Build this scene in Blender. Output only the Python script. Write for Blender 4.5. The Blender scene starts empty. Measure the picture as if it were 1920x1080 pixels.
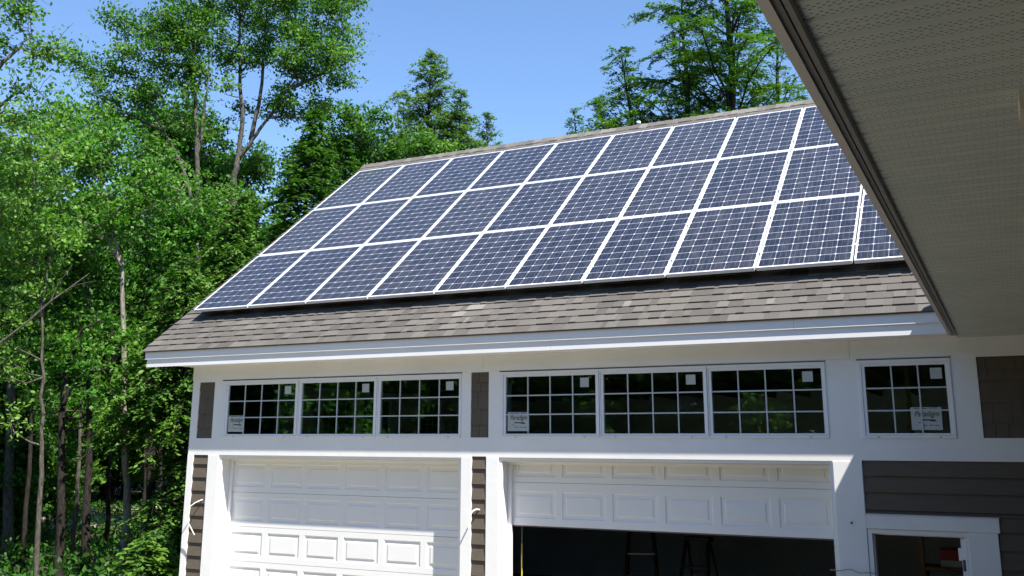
import bpy, math, random
import numpy as np
from mathutils import Vector, Matrix
random.seed(7); rng = np.random.default_rng(7)
S = bpy.context.scene
COL = S.collection

# ------------------------------------------------------------ camera
CAM = np.array([10.3756, -10.4795, 2.7575])
RM = np.array([[0.8949029, 0.4462535, 0.0025801], [0.0959531, -0.1980614, 0.9754818], [-0.4358231, 0.8727139, 0.2200652]])  # right, up, forward
FPX = 1826.18
cd = bpy.data.cameras.new('camera'); cam = bpy.data.objects.new('camera', cd); COL.objects.link(cam)
r_, u_, f_ = RM
cam.matrix_world = Matrix(((r_[0], u_[0], -f_[0], CAM[0]), (r_[1], u_[1], -f_[1], CAM[1]), (r_[2], u_[2], -f_[2], CAM[2]), (0, 0, 0, 1)))
cd.sensor_width = 36; cd.lens = FPX / 1920 * 36; cd.shift_y = -124.2 / 1920
cd.clip_start = 0.05; cd.clip_end = 2000
S.camera = cam
S.render.resolution_x, S.render.resolution_y = 1024, 576

# ------------------------------------------------------------ sky, sun, exposure
SUN = Vector((2.0, -1.0, 3.55)).normalized()
w = bpy.data.worlds.new('World'); S.world = w; w.use_nodes = True
nt = w.node_tree; nt.nodes.clear()
sky = nt.nodes.new('ShaderNodeTexSky'); sky.sky_type = 'NISHITA'; sky.sun_disc = False
sky.sun_elevation = math.asin(SUN.z); sky.sun_rotation = math.atan2(SUN.x, SUN.y)
sky.altitude = 300; sky.air_density = 1.0; sky.dust_density = 0.0; sky.ozone_density = 6.0
bg = nt.nodes.new('ShaderNodeBackground'); bg.inputs['Strength'].default_value = 0.118
wo = nt.nodes.new('ShaderNodeOutputWorld')
nt.links.new(sky.outputs[0], bg.inputs['Color']); nt.links.new(bg.outputs[0], wo.inputs[0])
sd = bpy.data.lights.new('sun', 'SUN'); sd.energy = 5.0; sd.angle = math.radians(0.53); sd.color = (1.0, 0.95, 0.88)
so = bpy.data.objects.new('sun', sd); COL.objects.link(so)
so.rotation_euler = (-SUN).to_track_quat('-Z', 'Y').to_euler(); so.location = SUN * 60
S.view_settings.view_transform = 'Standard'; S.view_settings.look = 'None'
S.view_settings.exposure = 1.08; S.view_settings.gamma = 1.0
S.render.engine = 'CYCLES'
S.cycles.max_bounces = 8; S.cycles.diffuse_bounces = 4; S.cycles.transparent_max_bounces = 12

# ------------------------------------------------------------ helpers
def at(px, py, d):
    """world point seen at photo pixel (px,py), d metres ahead measured over the ground"""
    v = np.array([(px - 960) / FPX, (540 - 124.2 - py) / FPX, 1.0]) @ RM
    fh = RM[2][:2] / np.linalg.norm(RM[2][:2])
    return CAM + v * (d / float(v[:2] @ fh))
def tag(o, label=None, cat=None, group=None, kind=None):
    if label: o['label'] = label
    if cat: o['category'] = cat
    if group: o['group'] = group
    if kind: o['kind'] = kind
    return o
def empty(name, loc=(0, 0, 0), label=None, cat=None, group=None):
    o = bpy.data.objects.new(name, None); COL.objects.link(o); o.location = loc
    return tag(o, label, cat, group)
class MB:
    def __init__(s): s.v = []; s.f = []; s.t = []; s.m = []; s.sm = []
    def quad(s, a, b, c, d, t=1.0, mi=0):
        n = len(s.v); s.v += [tuple(a), tuple(b), tuple(c), tuple(d)]; s.f.append((n, n+1, n+2, n+3)); s.t.append(t); s.m.append(mi); return s
    def box(s, x0, x1, y0, y1, z0, z1, t=1.0, mi=0, skip=''):
        n = len(s.v)
        s.v += [(x0,y0,z0),(x1,y0,z0),(x1,y1,z0),(x0,y1,z0),(x0,y0,z1),(x1,y0,z1),(x1,y1,z1),(x0,y1,z1)]
        for k, f in (('b',(0,3,2,1)),('t',(4,5,6,7)),('f',(0,1,5,4)),('r',(1,2,6,5)),('k',(2,3,7,6)),('l',(3,0,4,7))):
            if k in skip: continue
            s.f.append(tuple(n+i for i in f)); s.t.append(t); s.m.append(mi)
        return s
    def pts(s, P, faces, t=1.0, mi=0):
        n = len(s.v); s.v += [tuple(p) for p in P]
        for f in faces: s.f.append(tuple(n+i for i in f)); s.t.append(t); s.m.append(mi)
        return s
    def prism(s, prof, x0, x1, axis='x', t=1.0, mi=0):
        """closed 2-D profile (y,z) swept along x (or (x,z) along y)"""
        k = len(prof)
        if axis == 'x': A = [(x0, a, b) for a, b in prof]; B = [(x1, a, b) for a, b in prof]
        else: A = [(a, x0, b) for a, b in prof]; B = [(a, x1, b) for a, b in prof]
        F = [(i, (i+1) % k, k+(i+1) % k, k+i) for i in range(k)] + [tuple(range(k))[::-1], tuple(range(k, 2*k))]
        return s.pts(A+B, F, t, mi)
    def tube(s, P, R, n=6, t=1.0, mi=0, cap=True):
        P = np.array(P, float); k = len(P)
        T = np.gradient(P, axis=0); T /= np.linalg.norm(T, axis=1)[:, None] + 1e-9
        up = np.array([0, 0, 1.]) if abs(T[0][2]) < .9 else np.array([1., 0, 0])
        R = np.broadcast_to(R, (k,)); V = []
        a = np.arange(n) * 2 * np.pi / n
        for i in range(k):
            x = np.cross(T[i], up); x /= np.linalg.norm(x) + 1e-9; y = np.cross(T[i], x); up = up
            V.append(P[i] + R[i] * (np.cos(a)[:, None]*x + np.sin(a)[:, None]*y))
        V = np.concatenate(V)
        F = [(i*n+j, i*n+(j+1) % n, (i+1)*n+(j+1) % n, (i+1)*n+j) for i in range(k-1) for j in range(n)]
        if cap: F += [tuple(range(n)), tuple(range((k-1)*n, k*n))]
        c = len(s.f); s.pts(V, F, t, mi); s.sm += list(range(c, len(s.f)-(2 if cap else 0))); return s
    def build(s, name, mat, parent=None, loc=None, bevel=0, calc=True):
        me = bpy.data.meshes.new(name); me.from_pydata(s.v, [], s.f)
        mats = mat if isinstance(mat, (list, tuple)) else [mat]
        for m in mats: me.materials.append(m)
        me.polygons.foreach_set('material_index', s.m)
        if s.sm:
            b = np.zeros(len(s.f), bool); b[s.sm] = True; me.polygons.foreach_set('use_smooth', b)
        at_ = me.attributes.new('tint', 'FLOAT', 'FACE'); at_.data.foreach_set('value', s.t)
        if calc:
            import bmesh
            bm = bmesh.new(); bm.from_mesh(me); bmesh.ops.recalc_face_normals(bm, faces=bm.faces); bm.to_mesh(me); bm.free()
        o = bpy.data.objects.new(name, me); COL.objects.link(o)
        if parent: o.parent = parent
        if loc is not None: o.location = loc
        if bevel:
            b = o.modifiers.new('bevel', 'BEVEL'); b.width = bevel; b.segments = 1; b.limit_method = 'ANGLE'; b.angle_limit = 0.7
        return o
def npmesh(name, V, mat, tint, parent=None):
    """mesh of separate quads: V is (n,4,3)"""
    n = len(V); me = bpy.data.meshes.new(name)
    me.vertices.add(4*n); me.vertices.foreach_set('co', V.astype(np.float32).ravel())
    me.loops.add(4*n); me.loops.foreach_set('vertex_index', np.arange(4*n, dtype=np.int32))
    me.polygons.add(n); me.polygons.foreach_set('loop_start', np.arange(0, 4*n, 4, dtype=np.int32))
    me.polygons.foreach_set('loop_total', np.full(n, 4, np.int32))
    me.materials.append(mat); me.update(calc_edges=True)
    a = me.attributes.new('tint', 'FLOAT', 'FACE'); a.data.foreach_set('value', np.asarray(tint, np.float32))
    o = bpy.data.objects.new(name, me); COL.objects.link(o)
    if parent: o.parent = parent
    return o
def dup(root, loc=None, rz=None, sc=None, label=None):
    r = root.copy(); COL.objects.link(r)
    if loc is not None: r.location = loc
    if rz is not None: r.rotation_euler = (0, 0, rz)
    if sc is not None: r.scale = sc
    if label: r['label'] = label
    for ch in list(root.children):
        c = ch.copy(); COL.objects.link(c); c.parent = r
        for g in list(ch.children):
            d = g.copy(); COL.objects.link(d); d.parent = c
    return r

# ------------------------------------------------------------ materials
class M:
    def __init__(s, name, color=(.8,.8,.8), rough=.5, spec=.5, metal=0):
        s.m = bpy.data.materials.new(name); s.m.use_nodes = True; s.nt = s.m.node_tree
        s.p = s.nt.nodes['Principled BSDF']; s.out = s.nt.nodes['Material Output']
        s.p.inputs['Base Color'].default_value = (*color, 1); s.p.inputs['Roughness'].default_value = rough
        s.p.inputs['Specular IOR Level'].default_value = spec; s.p.inputs['Metallic'].default_value = metal
    def n(s, t, **kw):
        x = s.nt.nodes.new(t)
        for k, v in kw.items(): setattr(x, k, v)
        return x
    def l(s, a, b): s.nt.links.new(a, b)
    def math(s, op, a, b=None, c=None):
        x = s.n('ShaderNodeMath', operation=op)
        for i, v in enumerate((a, b, c)):
            if v is None: continue
            if isinstance(v, (int, float)): x.inputs[i].default_value = v
            else: s.l(v, x.inputs[i])
        return x.outputs[0]
    def coords(s, scale=(1,1,1)):
        tc = s.n('ShaderNodeTexCoord'); mp = s.n('ShaderNodeMapping'); mp.inputs['Scale'].default_value = scale
        s.l(tc.outputs['Object'], mp.inputs[0]); return mp.outputs[0]
    def noise(s, sc, detail=4, rough=.55, co=None):
        x = s.n('ShaderNodeTexNoise'); x.inputs['Scale'].default_value = sc; x.inputs['Detail'].default_value = detail; x.inputs['Roughness'].default_value = rough
        s.l(co if co is not None else s.coords(), x.inputs['Vector']); return x.outputs['Fac']
    def ramp(s, fac, stops):
        r = s.n('ShaderNodeValToRGB'); e = r.color_ramp.elements
        while len(e) < len(stops): e.new(.5)
        for i, (p, c) in enumerate(stops): e[i].position = p; e[i].color = (*c, 1) if len(c) == 3 else c
        s.l(fac, r.inputs[0]); return r.outputs[0]
    def mix(s, fac, a, b, mode='MIX'):
        x = s.n('ShaderNodeMix', data_type='RGBA', blend_type=mode)
        for i, v in ((0, fac), (6, a), (7, b)):
            if isinstance(v, (int, float)): x.inputs[i].default_value = v
            elif isinstance(v, tuple): x.inputs[i].default_value = (*v, 1) if len(v) == 3 else v
            else: s.l(v, x.inputs[i])
        return x.outputs[2]
    def tint(s):
        a = s.n('ShaderNodeAttribute'); a.attribute_name = 'tint'; return a.outputs['Fac']
    def bump(s, h, strength=.3, dist=.01):
        b = s.n('ShaderNodeBump'); b.inputs['Strength'].default_value = strength; b.inputs['Distance'].default_value = dist
        s.l(h, b.inputs['Height']); s.l(b.outputs[0], s.p.inputs['Normal'])
    def col(s, c): s.l(c, s.p.inputs['Base Color'])
def simple(name, color, rough=.6, var=.12, sc=6, bump=.15, spec=.4, metal=0, stretch=(1,1,1)):
    m = M(name, color, rough, spec, metal)
    co = m.coords(stretch); n1 = m.noise(sc, 5, .6, co)
    lo = tuple(c*(1-var) for c in color); hi = tuple(min(1, c*(1+var)) for c in color)
    m.col(m.ramp(n1, [(.25, lo), (.75, hi)]))
    if bump: m.bump(m.noise(sc*12, 3, .6, co), bump, .004)
    return m.m
MAT = {}
MAT['paint'] = simple('white_trim_paint', (.82, .815, .80), .55, .05, 1.6, .25)
MAT['fascia'] = simple('white_fascia_board', (.80, .80, .795), .5, .03, 1.5, .1)
MAT['vinyl'] = simple('white_window_vinyl', (.80, .81, .83), .35, .02, 3, 0)
MAT['door'] = simple('white_garage_door_steel', (.80, .80, .79), .42, .02, 2, .05)
MAT['brown'] = simple('brown_siding', (.108, .088, .066), .75, .12, 5, .4, stretch=(1,1,6))
MAT['drywall'] = simple('grey_interior_board', (.62, .64, .64), .9, .1, 1.5, .1)
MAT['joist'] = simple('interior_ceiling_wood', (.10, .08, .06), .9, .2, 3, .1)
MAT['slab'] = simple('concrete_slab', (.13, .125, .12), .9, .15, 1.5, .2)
MAT['alu'] = simple('white_panel_frame', (.66, .67, .69), .35, .01, 4, 0, .5, 0)
MAT['rail'] = simple('dark_rail_metal', (.12, .12, .125), .4, .05, 4, 0, .5, 1)
MAT['wire'] = simple('white_cable', (.75, .73, .68), .5, .05, 9, 0)
MAT['wire_grey'] = simple('grey_cable', (.35, .36, .38), .5, .05, 9, 0)
MAT['yellow'] = simple('yellow_cord', (.75, .60, .06), .6, .05, 9, 0)
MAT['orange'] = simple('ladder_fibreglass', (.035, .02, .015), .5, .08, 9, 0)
MAT['red'] = simple('red_tool_box', (.30, .03, .03), .4, .08, 9, 0)
MAT['flash'] = simple('pale_metal_flashing', (.62, .66, .75), .3, .03, 3, 0, .6, .3)
MAT['paper'] = simple('sticker_paper', (.42, .47, .455), .6, .04, 9, 0)
MAT['ink'] = simple('sticker_ink', (.06, .035, .02), .7, .1, 9, 0)
MAT['redink'] = simple('sticker_red_ink', (.22, .05, .04), .7, .1, 9, 0)
MAT['soffit_trim'] = simple('taupe_eave_trim', (.40, .36, .31), .5, .05, 2, .05)
MAT['soffit_dark'] = simple('eave_channel_metal', (.22, .20, .17), .45, .06, 2, .05)
MAT['paint_cap'] = simple('cream_cap_paint', (.62, .56, .46), .6, .04, 3, 0)
MAT['grille'] = simple('window_grille_bars', (.47, .52, .53), .5, .02, 3, 0)
MAT['wood'] = simple('brown_stained_wood', (.16, .095, .045), .7, .2, 8, .3, stretch=(6,6,1))
MAT['stone'] = simple('pale_granite', (.42, .36, .29), .9, .25, 3, .8)

# shingles
m = M('asphalt_shingles', (.2,.2,.2), .95, .2)
t = m.tint(); g = m.noise(260, 2, .7); lg = m.noise(1.2, 3)
base = m.ramp(t, [(0, (.082, .076, .068)), (.35, (.118, .110, .099)), (.7, (.150, .140, .125)), (1, (.22, .207, .185))])
c = m.mix(1.0, base, m.ramp(g, [(.3, (.62,.62,.62)), (.7, (1.25,1.25,1.25))]), 'MULTIPLY')
c = m.mix(1.0, c, m.ramp(lg, [(.3, (.92,.92,.93)), (.7, (1.06,1.05,1.04))]), 'MULTIPLY')
m.col(c); m.bump(g, .6, .004); MAT['shingle'] = m.m

# photovoltaic sheet: local x across, y up the slope (cells 6 x 10)
PWID, PLEN, CELL = 0.992, 1.645, 0.1592
m = M('photovoltaic_cells', (.02,.03,.08), .12, .35)
tc = m.n('ShaderNodeTexCoord'); sp = m.n('ShaderNodeSeparateXYZ'); m.l(tc.outputs['Object'], sp.inputs[0])
mx, my = (PWID-6*CELL)/2, (PLEN-10*CELL)/2
u = m.math('DIVIDE', m.math('SUBTRACT', sp.outputs[0], mx), CELL); v = m.math('DIVIDE', m.math('SUBTRACT', sp.outputs[1], my), CELL)
fu, fv = m.math('FRACT', u), m.math('FRACT', v)
du = m.math('MULTIPLY', m.math('SUBTRACT', .5, m.math('ABSOLUTE', m.math('SUBTRACT', fu, .5))), CELL)
dv = m.math('MULTIPLY', m.math('SUBTRACT', .5, m.math('ABSOLUTE', m.math('SUBTRACT', fv, .5))), CELL)
gap = m.math('MAXIMUM', m.math('LESS_THAN', du, .0011), m.math('LESS_THAN', dv, .0022))
dia = m.math('LESS_THAN', m.math('ADD', du, dv), .0155)
inx = m.math('MULTIPLY', m.math('GREATER_THAN', u, 0), m.math('LESS_THAN', u, 6)); iny = m.math('MULTIPLY', m.math('GREATER_THAN', v, 0), m.math('LESS_THAN', v, 10))
white = m.math('MAXIMUM', m.math('MAXIMUM', gap, dia), m.math('SUBTRACT', 1, m.math('MULTIPLY', inx, iny)))
bus = m.math('MAXIMUM', m.math('LESS_THAN', m.math('ABSOLUTE', m.math('SUBTRACT', fu, .30)), .009), m.math('LESS_THAN', m.math('ABSOLUTE', m.math('SUBTRACT', fu, .70)), .009))
wn = m.n('ShaderNodeTexWhiteNoise', noise_dimensions='3D'); cb = m.n('ShaderNodeCombineXYZ')
oi = m.n('ShaderNodeObjectInfo')
m.l(m.math('FLOOR', u), cb.inputs[0]); m.l(m.math('FLOOR', v), cb.inputs[1]); m.l(oi.outputs['Random'], cb.inputs[2]); m.l(cb.outputs[0], wn.inputs['Vector'])
cell = m.ramp(wn.outputs['Value'], [(0, (.014, .016, .023)), (.5, (.019, .020, .028)), (1, (.026, .025, .031))])
pv = m.ramp(oi.outputs['Random'], [(0, (.8,.84,.95)), (1, (1.25,1.2,1.1))])
cell = m.mix(1.0, cell, pv, 'MULTIPLY')
cell = m.mix(m.math('MULTIPLY', bus, .4), cell, (.20, .22, .27))
dirt = m.noise(9, 4, .7, m.coords((1, .35, 1)))
cell = m.mix(m.math('MULTIPLY', m.ramp(dirt, [(.45, (0,0,0)), (.8, (1,1,1))]), .14), cell, (.30, .31, .33))
m.col(m.mix(white, cell, (.62, .64, .70)))
m.p.inputs['Coat Weight'].default_value = .35; m.p.inputs['Coat Roughness'].default_value = .08
MAT['pv'] = m.m

# glass that shows the inside and mirrors the outside
m = M('window_glass'); nt_ = m.nt
gl = m.n('ShaderNodeBsdfGlossy'); gl.inputs['Roughness'].default_value = .015; gl.inputs['Color'].default_value = (.9, .95, .93, 1)
tr = m.n('ShaderNodeBsdfTransparent'); tr.inputs['Color'].default_value = (.86, .92, .90, 1)
fr = m.n('ShaderNodeFresnel'); fr.inputs['IOR'].default_value = 1.55
mx_ = m.n('ShaderNodeMixShader'); m.l(m.math('ADD', m.math('MULTIPLY', fr.outputs[0], 1.5), .03), mx_.inputs[0]); m.l(tr.outputs[0], mx_.inputs[1]); m.l(gl.outputs[0], mx_.inputs[2]); m.l(mx_.outputs[0], m.out.inputs[0])
MAT['glass'] = m.m

# perforated soffit panels
m = M('perforated_soffit_vinyl', (.42, .41, .36), .5, .4)
tc = m.n('ShaderNodeTexCoord'); sp = m.n('ShaderNodeSeparateXYZ'); m.l(tc.outputs['Object'], sp.inputs[0])
X, Y = sp.outputs[0], sp.outputs[1]
PITCH = .123
yy = m.math('MULTIPLY', m.math('FRACT', m.math('DIVIDE', m.math('ADD', Y, 20.274), PITCH)), PITCH)   # 0 at a rib (negative side trimmed)
hole = None
for y0_, off in ((.029, 0), (.041, .5), (.053, 0), (.076, 0), (.088, .5), (.100, 0)):
    fx = m.math('ABSOLUTE', m.math('SUBTRACT', m.math('FRACT', m.math('ADD', m.math('DIVIDE', X, .0222), off)), .5))
    h = m.math('MULTIPLY', m.math('LESS_THAN', fx, .19), m.math('LESS_THAN', m.math('ABSOLUTE', m.math('SUBTRACT', yy, y0_)), .0019))
    hole = h if hole is None else m.math('MAXIMUM', hole, h)
nz = m.noise(3, 3); basec = m.ramp(nz, [(.3, (.55, .575, .51)), (.7, (.62, .635, .56))])
m.col(m.mix(hole, basec, (.035, .035, .03)))
MAT['soffit'] = m.m

# bark and leaves
def bark(name, a, b, sc=9):
    m = M(name, a, .9, .2); co = m.coords((3, 3, .8)); n = m.noise(sc, 6, .7, co)
    m.col(m.ramp(n, [(.35, a), (.65, b)])); m.bump(n, .9, .03); return m.m
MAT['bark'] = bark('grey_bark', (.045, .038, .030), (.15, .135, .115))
MAT['bark_dark'] = bark('dark_shaded_bark', (.012, .010, .008), (.045, .038, .032))  # dark bark, deepened further so the colour carries the canopy's shade on the trunks
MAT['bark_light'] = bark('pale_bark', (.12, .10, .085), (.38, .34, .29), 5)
def leafmat(name, dark, mid, light, trans=.35):
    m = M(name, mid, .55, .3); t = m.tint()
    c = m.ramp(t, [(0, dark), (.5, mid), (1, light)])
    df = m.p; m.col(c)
    tl = m.n('ShaderNodeBsdfTranslucent'); tc_ = m.mix(1.0, c, (1.0, 1.35, .45), 'MULTIPLY'); m.l(tc_, tl.inputs['Color'])
    mx = m.n('ShaderNodeMixShader'); mx.inputs[0].default_value = trans
    m.l(df.outputs[0], mx.inputs[1]); m.l(tl.outputs[0], mx.inputs[2]); m.l(mx.outputs[0], m.out.inputs[0]); return m.m
MAT['leaf'] = leafmat('maple_leaves', (.032, .095, .012), (.075, .19, .022), (.145, .27, .038), .4)
MAT['leaf_b'] = leafmat('birch_leaves', (.05, .13, .018), (.10, .23, .03), (.18, .32, .055), .4)
MAT['leaf_c'] = leafmat('ash_leaves', (.028, .095, .011), (.066, .19, .022), (.13, .28, .036), .4)
MAT['needle'] = leafmat('hemlock_needles', (.018, .062, .010), (.055, .15, .018), (.145, .26, .034), .3)
MAT['spruce'] = leafmat('spruce_needles', (.03, .08, .018), (.09, .18, .035), (.18, .27, .055), .3)

# forest floor / driveway
m = M('forest_floor', (.1,.08,.05), .95, .1)
co = m.coords(); n1 = m.noise(.35, 5, .6, co); n2 = m.noise(7, 5, .7, co)
c = m.ramp(n2, [(.3, (.035,.028,.018)), (.55, (.075,.06,.035)), (.75, (.12,.10,.06))])
c = m.mix(m.ramp(n1, [(.45, (0,0,0)), (.6, (1,1,1))]), c, (.03, .055, .018))
m.col(c); m.bump(n2, .8, .05); MAT['floor'] = m.m
m = M('gravel_drive', (.3,.28,.24), .95, .1)
n2 = m.noise(40, 4, .7); n1 = m.noise(.8, 3)
c = m.mix(1.0, m.ramp(n2, [(.3, (.20,.185,.15)), (.7, (.38,.35,.28))]), m.ramp(n1, [(.3, (.85,.85,.85)), (.7, (1.1,1.1,1.1))]), 'MULTIPLY')
m.col(c); m.bump(n2, .8, .02); MAT['gravel'] = m.m
m = M('sandy_bank', (.4,.33,.25), .95, .1); n2 = m.noise(5, 6, .7)
m.col(m.ramp(n2, [(.3, (.20,.15,.10)), (.55, (.44,.35,.25)), (.8, (.55,.46,.35))])); m.bump(n2, .8, .05); MAT['sand'] = m.m

# ------------------------------------------------------------ ground
b = MB(); b.quad((-400,-400,0),(400,-400,0),(400,400,0),(-400,400,0)); b.build('ground', MAT['floor'])['kind'] = 'structure'
b = MB(); b.pts([(-2.2,-0.3,.004),(-1.5,-9,.004),(0,-17,.004),(6,-24,.004),(26,-24,.004),(26,-0.3,.004)], [(0,1,2,3,4,5)])
b.build('driveway', MAT['gravel'])['kind'] = 'structure'

# ------------------------------------------------------------ garage
Y0 = -.17                      # face of the front wall
XL, XR, ZS = .27, 16.0, 3.755  # left corner, right end, soffit height
YB = 9.3
TS = math.radians(38.064); TT = math.tan(TS)
def roof_z(y): return 3.99 + (y + .50) * TT
YRIDGE = 4.62; ZRIDGE = roof_z(YRIDGE)
garage = empty('garage', (0, 0, 0), 'white garage with brown siding strips, transom windows and a shingled gable roof', 'garage')
WIN = [ (.923,2.064), (2.168,3.299), (3.400,4.523), (5.153,6.277), (6.373,7.508), (7.599,8.729), (9.150,9.882) ]
WZ0, WZ1 = 2.845, 3.494
GROUPS = [(.817, 4.556), (5.078, 8.772), (9.086, 9.933)]
DOORS = [(.825, 4.563, 2.57), (5.063, 8.782, 2.577), (9.062, 9.956, 1.948)]
def wall_plane(b, rects_holes, x0, x1, z0, z1, y, depth, flip=False):
    xs = sorted({x0, x1, *[h[0] for h in rects_holes], *[h[1] for h in rects_holes]})
    zs = sorted({z0, z1, *[h[2] for h in rects_holes], *[h[3] for h in rects_holes]})
    xs = [x for x in xs if x0 <= x <= x1]; zs = [z for z in zs if z0 <= z <= z1]
    for i in range(len(xs)-1):
        for j in range(len(zs)-1):
            cx, cz = (xs[i]+xs[i+1])/2, (zs[j]+zs[j+1])/2
            if any(h[0] < cx < h[1] and h[2] < cz < h[3] for h in rects_holes): continue
            b.quad((xs[i], y, zs[j]), (xs[i+1], y, zs[j]), (xs[i+1], y, zs[j+1]), (xs[i], y, zs[j+1]))
    for h in rects_holes:
        a, c, e, g = h[:4]; d = h[4] if len(h) > 4 else depth
        b.quad((a,y,e),(a,y+d,e),(a,y+d,g),(a,y,g)); b.quad((c,y,e),(c,y+d,e),(c,y+d,g),(c,y,g))
        b.quad((a,y,g),(c,y,g),(c,y+d,g),(a,y+d,g)); b.quad((a,y,e),(c,y,e),(c,y+d,e),(a,y+d,e))
SH_PANELS = [(.395, .670, 2.79, 3.545), (4.688, 4.926, 2.802, 3.562), (10.161, 16.0, 2.80, 3.555)]
LAP = [(.372, .632, 0.02, 2.569), (4.709, 4.898, 0.02, 2.586), (9.060, 16.0, 0.02, 2.586)]
holes = [(g[0]+.03, g[1]-.03, 2.83, 3.53, .10) for g in GROUPS] + [(d[0], d[1], 0.0, d[2], .232) for d in DOORS[:2]]
holes += [(*p, .022) for p in SH_PANELS] + [(*p, .03) for p in LAP]
b = MB(); wall_plane(b, holes, XL, XR, 0, ZS, Y0, .1)
# inner face of the front wall (the room side)
ih = [(g[0]+.03, g[1]-.03, 2.83, 3.53, .001) for g in GROUPS] + [(d[0], d[1], 0.0, d[2], .001) for d in DOORS]
wall_plane(b, ih, XL+.2, XR, 0, ZS, Y0+.2335, .001)
b.build('wall', MAT['paint'], garage, calc=False)
# thin boards standing 4 mm proud: casings and band, with their joints showing
for a_, c_, z_ in ((XL,.368,2.576),(.640,.818,2.566),(4.569,4.703,2.578),(4.904,5.057,2.578),(8.788,9.056,2.572)):
    b = MB(); b.box(a_, c_, Y0-.006, Y0-.001, 0.02, z_); b.build('casing_board', MAT['paint'], garage)
for a_, c_ in ((XL, 4.86), (4.8625, 9.02), (9.0225, XR)):    # frieze boards just under the soffit
    b = MB(); b.box(a_, c_, Y0-.010, Y0-.0015, 3.575, ZS-.001); b.build('frieze_board', MAT['paint'], garage)
# side and back walls, room ceiling, slab
GW = [(2.55, 3.55), (3.66, 4.66), (5.4, 6.4)]
b = MB()
def sidewall(b, x, hs, ys0=Y0+.0):
    ys = sorted({ys0, YB, *[h[0] for h in hs], *[h[1] for h in hs]}); zs = [0, 2.845, 3.49, ZS]
    for i in range(len(ys)-1):
        for j in range(3):
            cy = (ys[i]+ys[i+1])/2
            if j == 1 and any(h[0] < cy < h[1] for h in hs): continue
            b.quad((x, ys[i], zs[j]), (x, ys[i+1], zs[j]), (x, ys[i+1], zs[j+1]), (x, ys[i], zs[j+1]))
sidewall(b, XL+.001, GW); sidewall(b, XL+.20, GW, Y0+.234)
b.pts([(XL+.001, Y0, ZS), (XL+.001, YB, ZS), (XL+.001, YRIDGE, ZRIDGE-.3)], [(0,1,2)])
for h in GW:
    for z in (2.845, 3.49): b.quad((XL+.001,h[0],z),(XL+.2,h[0],z),(XL+.2,h[1],z),(XL+.001,h[1],z))
    for y in h: b.quad((XL+.001,y,2.845),(XL+.2,y,2.845),(XL+.2,y,3.49),(XL+.001,y,3.49))
b.build('side_wall', MAT['paint'], garage, calc=False)
b = MB(); sidewall(b, XR, []); b.pts([(XR, Y0, ZS), (XR, YB, ZS), (XR, YRIDGE, ZRIDGE-.3)], [(0,1,2)]); b.build('side_wall', MAT['paint'], garage, calc=False)
b = MB(); b.box(XL, XR, YB-.15, YB, 0, ZS); b.build('back_wall', MAT['drywall'], garage)
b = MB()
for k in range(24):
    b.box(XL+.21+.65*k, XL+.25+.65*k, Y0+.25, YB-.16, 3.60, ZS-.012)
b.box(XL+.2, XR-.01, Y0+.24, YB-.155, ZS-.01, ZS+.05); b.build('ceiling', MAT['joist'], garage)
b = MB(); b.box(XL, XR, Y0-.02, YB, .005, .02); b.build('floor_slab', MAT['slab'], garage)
for y0, y1 in GW:
    b = MB(); X = XL+.06
    b.box(X, X+.06, y0, y1, 2.845, 2.885); b.box(X, X+.06, y0, y1, 3.45, 3.49); b.box(X, X+.06, y0, y0+.04, 2.885, 3.45); b.box(X, X+.06, y1-.04, y1, 2.885, 3.45)
    f = b.build('window', MAT['vinyl'], garage)
    b = MB(); b.box(X+.028, X+.032, y0+.041, y1-.041, 2.886, 3.449); b.build('pane', MAT['glass'], f)
    b = MB()
    for k in range(1, 4): yk = y0+.04+(y1-y0-.08)*k/4; b.box(X+.036, X+.044, yk-.008, yk+.008, 2.886, 3.449)
    for k in (1, 2): zk = 2.885+.565*k/3; b.box(X+.034, X+.0355, y0+.041, y1-.041, zk-.008, zk+.008)
    b.build('grille', MAT['grille'], f)

# brown shingle panels high on the wall: rows of staggered shingles
for i, (x0, x1, z0, z1) in enumerate(SH_PANELS):
    b = MB(); r = random.Random(5+i); x1_ = min(x1, 12.5)
    zt = z1; k = 0; b.box(x0+.001, x1_, Y0+.021, Y0+.03, z0, z1, .5)
    heights = [.119, .106, .204, .19, .20]
    for h in heights:
        zb = max(z0+.001, zt-h)
        x = x0+.001 - r.random()*.1
        while x < x1_:
            wd = r.uniform(.10, .2); a, c = max(x, x0+.001), min(x+wd-.004, x1_)
            if c-a > .01: b.pts([(a,Y0+.004,zb),(c,Y0+.004,zb),(c,Y0+.015,zt),(a,Y0+.015,zt),(a,Y0+.02,zb),(c,Y0+.02,zb)], [(0,1,2,3),(0,4,5,1),(0,3,4),(1,5,2)], r.random())
            x += wd
        zt = zb
        if zt <= z0+.01: break
    b.build('shingle_panel', MAT['brown'], garage, calc=False)
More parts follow.
